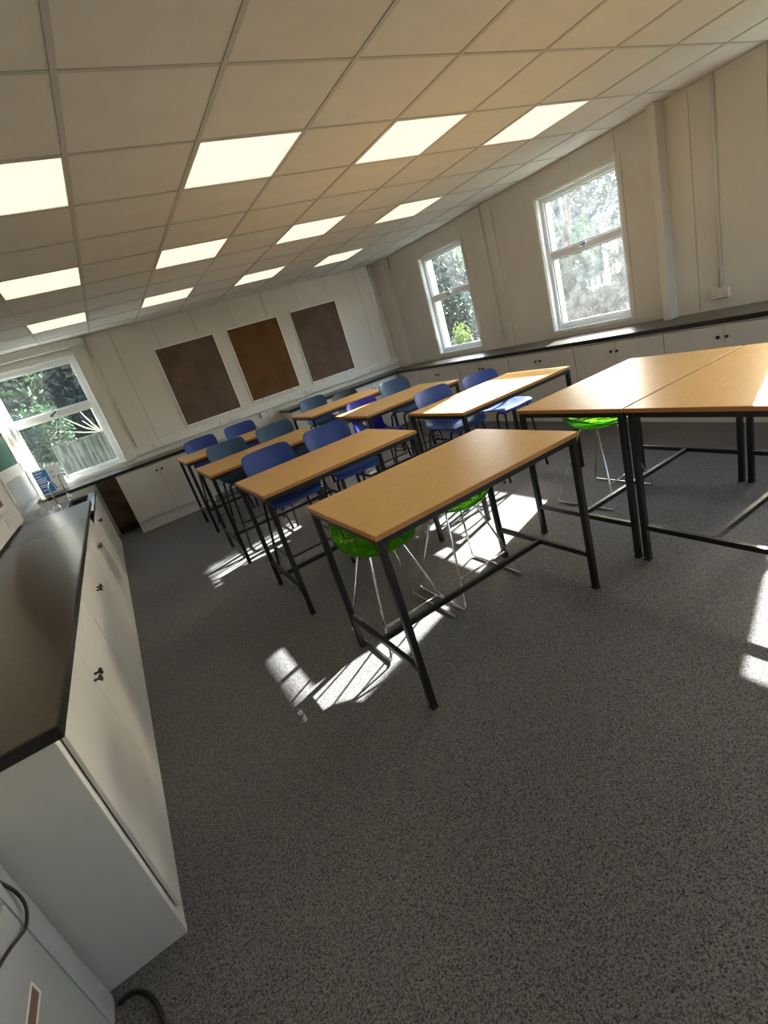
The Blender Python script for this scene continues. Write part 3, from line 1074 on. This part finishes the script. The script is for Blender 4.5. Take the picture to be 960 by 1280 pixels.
# ------------------------------------------------------------------ green stools
def make_stool():
    r = empty('bar_stool', cat='stool', group='green acrylic stools with chrome sled legs')
    nu, nr = 44, 10
    v = [(0, -0.02, 0.565)]
    f = []
    for j in range(1, nr + 1):
        t = j / nr
        for k in range(nu):
            a = 2 * math.pi * k / nu
            s, c = math.sin(a), math.cos(a)
            sq = 1 + 0.07 * math.sin(2 * a) ** 2
            rim = 0.10 + 0.13 * max(0.0, s) ** 1.6 - 0.062 * max(0.0, -s) ** 1.3      # +y is the back
            rad = math.sin(t * math.pi / 2) ** 0.9 * sq
            z = 0.565 + rim * t ** (2.8 if s > -0.3 else 2.2)
            if s < -0.5:
                z -= 0.02 * max(0.0, (t - 0.85) / 0.15) * min(1.0, (-s - 0.5) * 2.5)
            v.append((0.222 * rad * c, -0.02 + (0.225 if s > 0 else 0.205) * rad * s, z))
    for k in range(nu):
        f.append((0, 1 + k, 1 + (k + 1) % nu))
    for j in range(nr - 1):
        for k in range(nu):
            a0, a1 = 1 + j * nu, 1 + (j + 1) * nu
            f.append((a0 + k, a0 + (k + 1) % nu, a1 + (k + 1) % nu, a1 + k))
    mb_ = MB()
    mb_.v, mb_.f = v, f
    o = mb_.build('seat_shell', 'green_acrylic', r, smooth=True)
    md = o.modifiers.new('thickness', 'SOLIDIFY')
    md.thickness = 0.008
    md.offset = 0
    rp = [v[1 + (nr - 1) * nu + k] for k in range(nu)]
    MB().tube(rp, 0.0055, 8, closed=True).build('seat_rim', 'green_acrylic', o, smooth=True)
    MB().box(-0.085, 0.085, -0.075, 0.075, 0.553, 0.559).build('seat_plate', 'chrome', r, bevel=0.002)
    for s in (-1, 1):
        MB().tube([(s * 0.08, -0.06, 0.556), (s * 0.10, -0.085, 0.552), (s * 0.235, -0.245, 0.008), (s * 0.235, 0.245, 0.008), (s * 0.10, 0.055, 0.552), (s * 0.08, 0.04, 0.556)], 0.0065, 8, bend=0.03).build('sled_leg', 'chrome', r, smooth=True)
    t = (0.552 - 0.185) / 0.544
    x_ = 0.10 + 0.135 * t
    y_ = -0.085 - 0.16 * t
    MB().tube([(-x_, y_, 0.185), (x_, y_, 0.185)], 0.006, 8).build('footrest', 'chrome', r, smooth=True)
    return r


st = make_stool()
flag = []
place(st, flag, (0.628, 0.120, 0), 0.0, 'green acrylic stool under the near left corner of the front table')
place(st, flag, (1.172, 0.135, 0), 0.0, 'green acrylic stool under the right half of the front table')
place(st, flag, (2.585, 0.170, 0), 0.03, 'green acrylic stool under the right hand paired table')

# ------------------------------------------------------------------ grey cabinet at bottom left
g = empty('storage_cabinet', (-1.05, -0.715, 0), 0, 'grey metal storage cabinet with slot handle beside the left end panel', 'cabinet')
MB().box(-0.385, 0.0, -0.95, -0.105, 0.02, 0.72).build('body', 'grey_blue', g, bevel=0.01)
MB().box(-0.385, 0.012, -0.105, -0.012, 0.0, 0.72).build('corner_post', 'grey_blue_edge', g, bevel=0.022)
dr = MB().box(0.0, 0.010, -0.92, -0.112, 0.05, 0.60).build('door', 'grey_blue', g, bevel=0.003)
MB().box(0.0, 0.010, -0.92, -0.112, 0.608, 0.70).build('top_drawer', 'grey_blue', g, bevel=0.003)
MB().box(0.0105, 0.013, -0.40, -0.225, 0.405, 0.411).box(0.0105, 0.013, -0.40, -0.225, 0.445, 0.451).box(0.0105, 0.013, -0.231, -0.225, 0.411, 0.445).build('handle_frame', 'white_plastic', dr)
MB().box(0.0102, 0.0112, -0.40, -0.231, 0.411, 0.445).build('handle_recess', 'brown_board', dr)
MB().box(0.012, 0.0135, -0.05, -0.045, 0.10, 0.125).build('hinge_pin', 'white_trim', g)
cb = MB().tube([(-1.10, -0.79, 0.724), (-1.06, -0.785, 0.70), (-1.026, -0.79, 0.58), (-1.024, -0.80, 0.53), (-1.026, -0.85, 0.515), (-1.03, -0.93, 0.56), (-1.03, -1.02, 0.60), (-1.03, -1.2, 0.61)], 0.0045, 8, bend=0.05).build('power_cable', 'black_plastic', smooth=True)
tag(cb, 'black cable looped over the edge of the grey cabinet', 'cable')
cb = MB().tube([(-1.03, -0.765, 0.012), (-0.99, -0.755, 0.010), (-0.94, -0.80, 0.009), (-0.915, -0.87, 0.009), (-0.90, -0.98, 0.009), (-0.93, -1.15, 0.009)], 0.007, 8, bend=0.05).build('power_cable', 'black_plastic', smooth=True)
tag(cb, 'thick black cable curling over the carpet by the left end panel', 'cable')


# ------------------------------------------------------------------ outdoors
gd = MB().box(-40, 40, -30, 50, -0.5, -0.42).build('garden_ground', 'grass')
tag(gd, 'grass ground outside the building', kind='structure')


def leaves(name, material, parent, blobs, n, size, seed):
    """blobs: (cx, cy, cz, rx, ry, rz)"""
    rs = np.random.RandomState(seed)
    vol = np.array([b_[3] * b_[4] * b_[5] for b_ in blobs]) ** 0.75
    pick = rs.choice(len(blobs), n, p=vol / vol.sum())
    B = np.array(blobs)[pick]
    d = rs.normal(size=(n, 3))
    d /= np.linalg.norm(d, axis=1)[:, None]
    rr = rs.uniform(0.55, 1.0, n) ** 0.6
    P = B[:, :3] + d * rr[:, None] * B[:, 3:]
    nrm_ = d * 0.6 + rs.normal(size=(n, 3)) * 0.6
    nrm_ /= np.linalg.norm(nrm_, axis=1)[:, None]
    t1 = np.cross(nrm_, rs.normal(size=(n, 3)))
    t1 /= np.linalg.norm(t1, axis=1)[:, None]
    t2 = np.cross(nrm_, t1)
    s = size * rs.uniform(0.6, 1.4, n)[:, None]
    V = np.stack([P - t1 * s, P - t2 * s * 0.45, P + t1 * s, P + t2 * s * 0.45], 1).reshape(-1, 3)
    me = bpy.data.meshes.new(name)
    me.vertices.add(n * 4)
    me.vertices.foreach_set('co', V.ravel())
    me.loops.add(n * 4)
    me.loops.foreach_set('vertex_index', np.arange(n * 4))
    me.polygons.add(n)
    me.polygons.foreach_set('loop_start', np.arange(n) * 4)
    me.update(calc_edges=True)
    me.materials.append(MAT[material])
    o = bpy.data.objects.new(name, me)
    C.objects.link(o)
    o.parent = parent
    return o


def bush(name, loc, rx, ry, h, material, n, size, label, seed, cat='bush', group=None, trunk=0.0, blobs=9):
    rs = random.Random(seed)
    r = empty(name, loc, 0, label, cat, group)
    bl_ = []
    z0 = trunk
    for i in range(blobs):
        a = rs.uniform(0, 6.28)
        q = rs.uniform(0.1, 0.75)
        zz = z0 + (h - z0) * rs.uniform(0.22, 0.8)
        sc = rs.uniform(0.35, 0.55)
        bl_.append((rx * q * math.cos(a), ry * q * math.sin(a), zz, rx * sc, ry * sc, min((h - z0) * sc * 0.6, h - zz, zz - z0 + 0.25)))
    bl_.append((0, 0, z0 + (h - z0) * 0.48, rx * 0.8, ry * 0.8, (h - z0) * 0.45))
    leaves('foliage', material, r, bl_, n, size, seed)
    mb_ = MB()
    mb_.tube([(0, 0, -0.1), (0.03, 0.02, h * 0.35), (-0.02, 0.04, h * 0.7)], [0.09, 0.06, 0.02], 8)
    for i in range(5):
        a = rs.uniform(0, 6.28)
        mb_.tube([(0.0, 0.0, h * (0.15 + 0.08 * i)), (rx * 0.35 * math.cos(a), ry * 0.35 * math.sin(a), h * (0.35 + 0.08 * i)), (rx * 0.7 * math.cos(a), ry * 0.7 * math.sin(a), h * (0.45 + 0.08 * i))], [0.04, 0.025, 0.01], 6)
    mb_.build('trunk', 'bark', r, smooth=True)
    return r


GZ = -0.42
# seen through the hazy window
bush('garden_shrub', (10.4, 4.6, GZ), 1.5, 1.4, 3.0, 'leaf_pale', 9000, 0.07, 'pale sunlit shrub outside the right side of the hazy window', 11)
bush('garden_shrub', (10.9, 6.5, GZ), 1.6, 1.4, 3.3, 'leaf_mid', 9000, 0.07, 'mid green shrub outside the left side of the hazy window', 12)
bush('garden_shrub', (8.8, 4.7, GZ), 0.7, 0.8, 1.7, 'leaf_russet', 4000, 0.06, 'low russet shrub close outside the hazy window', 13)
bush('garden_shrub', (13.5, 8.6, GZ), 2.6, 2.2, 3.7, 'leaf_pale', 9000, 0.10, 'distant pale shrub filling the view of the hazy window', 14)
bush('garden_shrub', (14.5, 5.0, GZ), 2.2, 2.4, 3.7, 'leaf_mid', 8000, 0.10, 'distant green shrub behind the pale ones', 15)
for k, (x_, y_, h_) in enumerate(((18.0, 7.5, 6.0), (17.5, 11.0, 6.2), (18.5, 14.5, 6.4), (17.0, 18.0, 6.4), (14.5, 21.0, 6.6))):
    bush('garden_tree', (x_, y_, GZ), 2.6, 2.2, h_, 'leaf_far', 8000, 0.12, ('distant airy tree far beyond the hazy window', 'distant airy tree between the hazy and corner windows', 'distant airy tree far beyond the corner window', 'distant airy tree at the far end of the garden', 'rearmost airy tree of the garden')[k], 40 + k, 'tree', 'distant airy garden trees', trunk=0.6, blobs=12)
bush('garden_tree', (10.2, 6.3, GZ), 0.46, 0.5, 5.7, 'leaf_mid', 5000, 0.06, 'slender dark tree just outside the hazy window', 31, 'tree', trunk=4.1)
# seen through the corner window
bush('garden_hedge', (8.1, 8.6, GZ), 1.15, 1.3, 2.55, 'leaf_dark', 12000, 0.055, 'dark evergreen hedge outside the far right corner window', 16, 'hedge')
bush('garden_hedge', (9.3, 10.6, GZ), 1.3, 1.3, 2.6, 'leaf_dark', 9000, 0.06, 'dark evergreen hedge behind the corner window hedge', 17, 'hedge')
bush('garden_shrub', (7.15, 6.95, GZ), 0.32, 0.35, 1.75, 'leaf_lime', 1500, 0.05, 'bright lime green shrub low outside the corner window', 18)
bush('garden_tree', (11.5, 13.5, GZ), 2.6, 2.4, 5.2, 'leaf_pale', 9000, 0.10, 'pale tree beyond the hedge at the corner window', 19, 'tree', trunk=0.8)
# seen through the sink window
bush('garden_hedge', (-3.0, 12.4, GZ), 2.0, 1.3, 4.8, 'leaf_mid', 26000, 0.075, 'tall green hedge outside the left of the sink window', 20, 'hedge')
bush('garden_hedge', (-0.6, 12.9, GZ), 2.0, 1.2, 4.8, 'leaf_dark', 22000, 0.075, 'tall dark hedge outside the right of the sink window', 21, 'hedge')
bush('garden_shrub', (-1.9, 10.2, GZ), 1.0, 0.7, 2.7, 'leaf_mid', 14000, 0.05, 'leafy shrub in front of the hedge outside the sink window', 22)
bush('garden_hedge', (2.2, 13.5, GZ), 2.0, 1.3, 5.0, 'leaf_mid', 9000, 0.08, 'tall green hedge to the right outside the far wall', 23, 'hedge')
bush('garden_tree', (-2.2, 18.0, GZ), 4.5, 2.0, 7.5, 'leaf_mid', 22000, 0.13, 'big green tree far beyond the sink window hedge', 27, 'tree', trunk=0.2, blobs=16)
# seen through left window
bush('garden_hedge', (-4.6, 8.8, GZ), 1.5, 2.2, 4.4, 'leaf_dark', 12000, 0.07, 'dark hedge outside the left wall window', 24, 'hedge')
bush('garden_hedge', (-5.0, 14.0, GZ), 2.0, 2.0, 5.0, 'leaf_dark', 9000, 0.08, 'dark hedge beyond the left corner', 25, 'hedge')

# mossy planter fence outside the sink window
fr = empty('plank_fence', (-0.35, 8.5, 0), 0, 'mossy weathered plank fence outside the sink window', 'fence')
x = -0.95
i = 0
while x < 1.8:
    w_ = 0.115 + 0.02 * rnd.random()
    MB().box(x, x + w_, -0.012 + 0.006 * rnd.random(), 0.012, GZ, 1.38 + 0.02 * rnd.random()).build('plank', 'old_timber', fr, bevel=0.003)
    x += w_ + 0.006
MB().box(-0.97, 1.85, -0.03, 0.05, 1.39, 1.42).build('top_rail', 'old_timber', fr)
MB().box(-0.95, 1.8, 0.012, 0.06, 0.4, 0.5).build('back_rail', 'old_timber', fr)
tw = empty('bare_twigs', (-0.42, 8.6, 1.42), 0, 'bare pale twigs standing above the mossy plank fence', 'branch')
for (a, h, l) in ((0.1, 0.25, 0.55), (0.9, 0.32, 0.3), (2.2, 0.28, 0.4), (2.8, 0.18, 0.6), (3.0, 0.42, 0.5), (1.6, 0.5, 0.12), (2.5, 0.45, 0.25)):
    MB().tube([(0, 0, -0.02), (0.5 * l * math.cos(a), 0.05, h * 0.35), (l * math.cos(a), 0.1 * math.sin(a * 3), h)], [0.016, 0.012, 0.006], 6).build('twig', 'pale_twig', tw, smooth=True)
# white slatted fence outside the left window
wf = empty('slatted_fence', (-3.3, 8.0, 0), 0, 'pale slatted fence outside the left wall window', 'fence')
for k in range(22):
    MB().box(-0.015, 0.015, -2.2 + k * 0.2, -2.2 + k * 0.2 + 0.12, GZ, 1.25).build('slat', 'white_fence', wf)
MB().box(0.015, 0.045, -2.25, 2.25, 0.2, 0.28).box(0.015, 0.045, -2.25, 2.25, 0.95, 1.03).build('fence_rail', 'white_fence', wf)
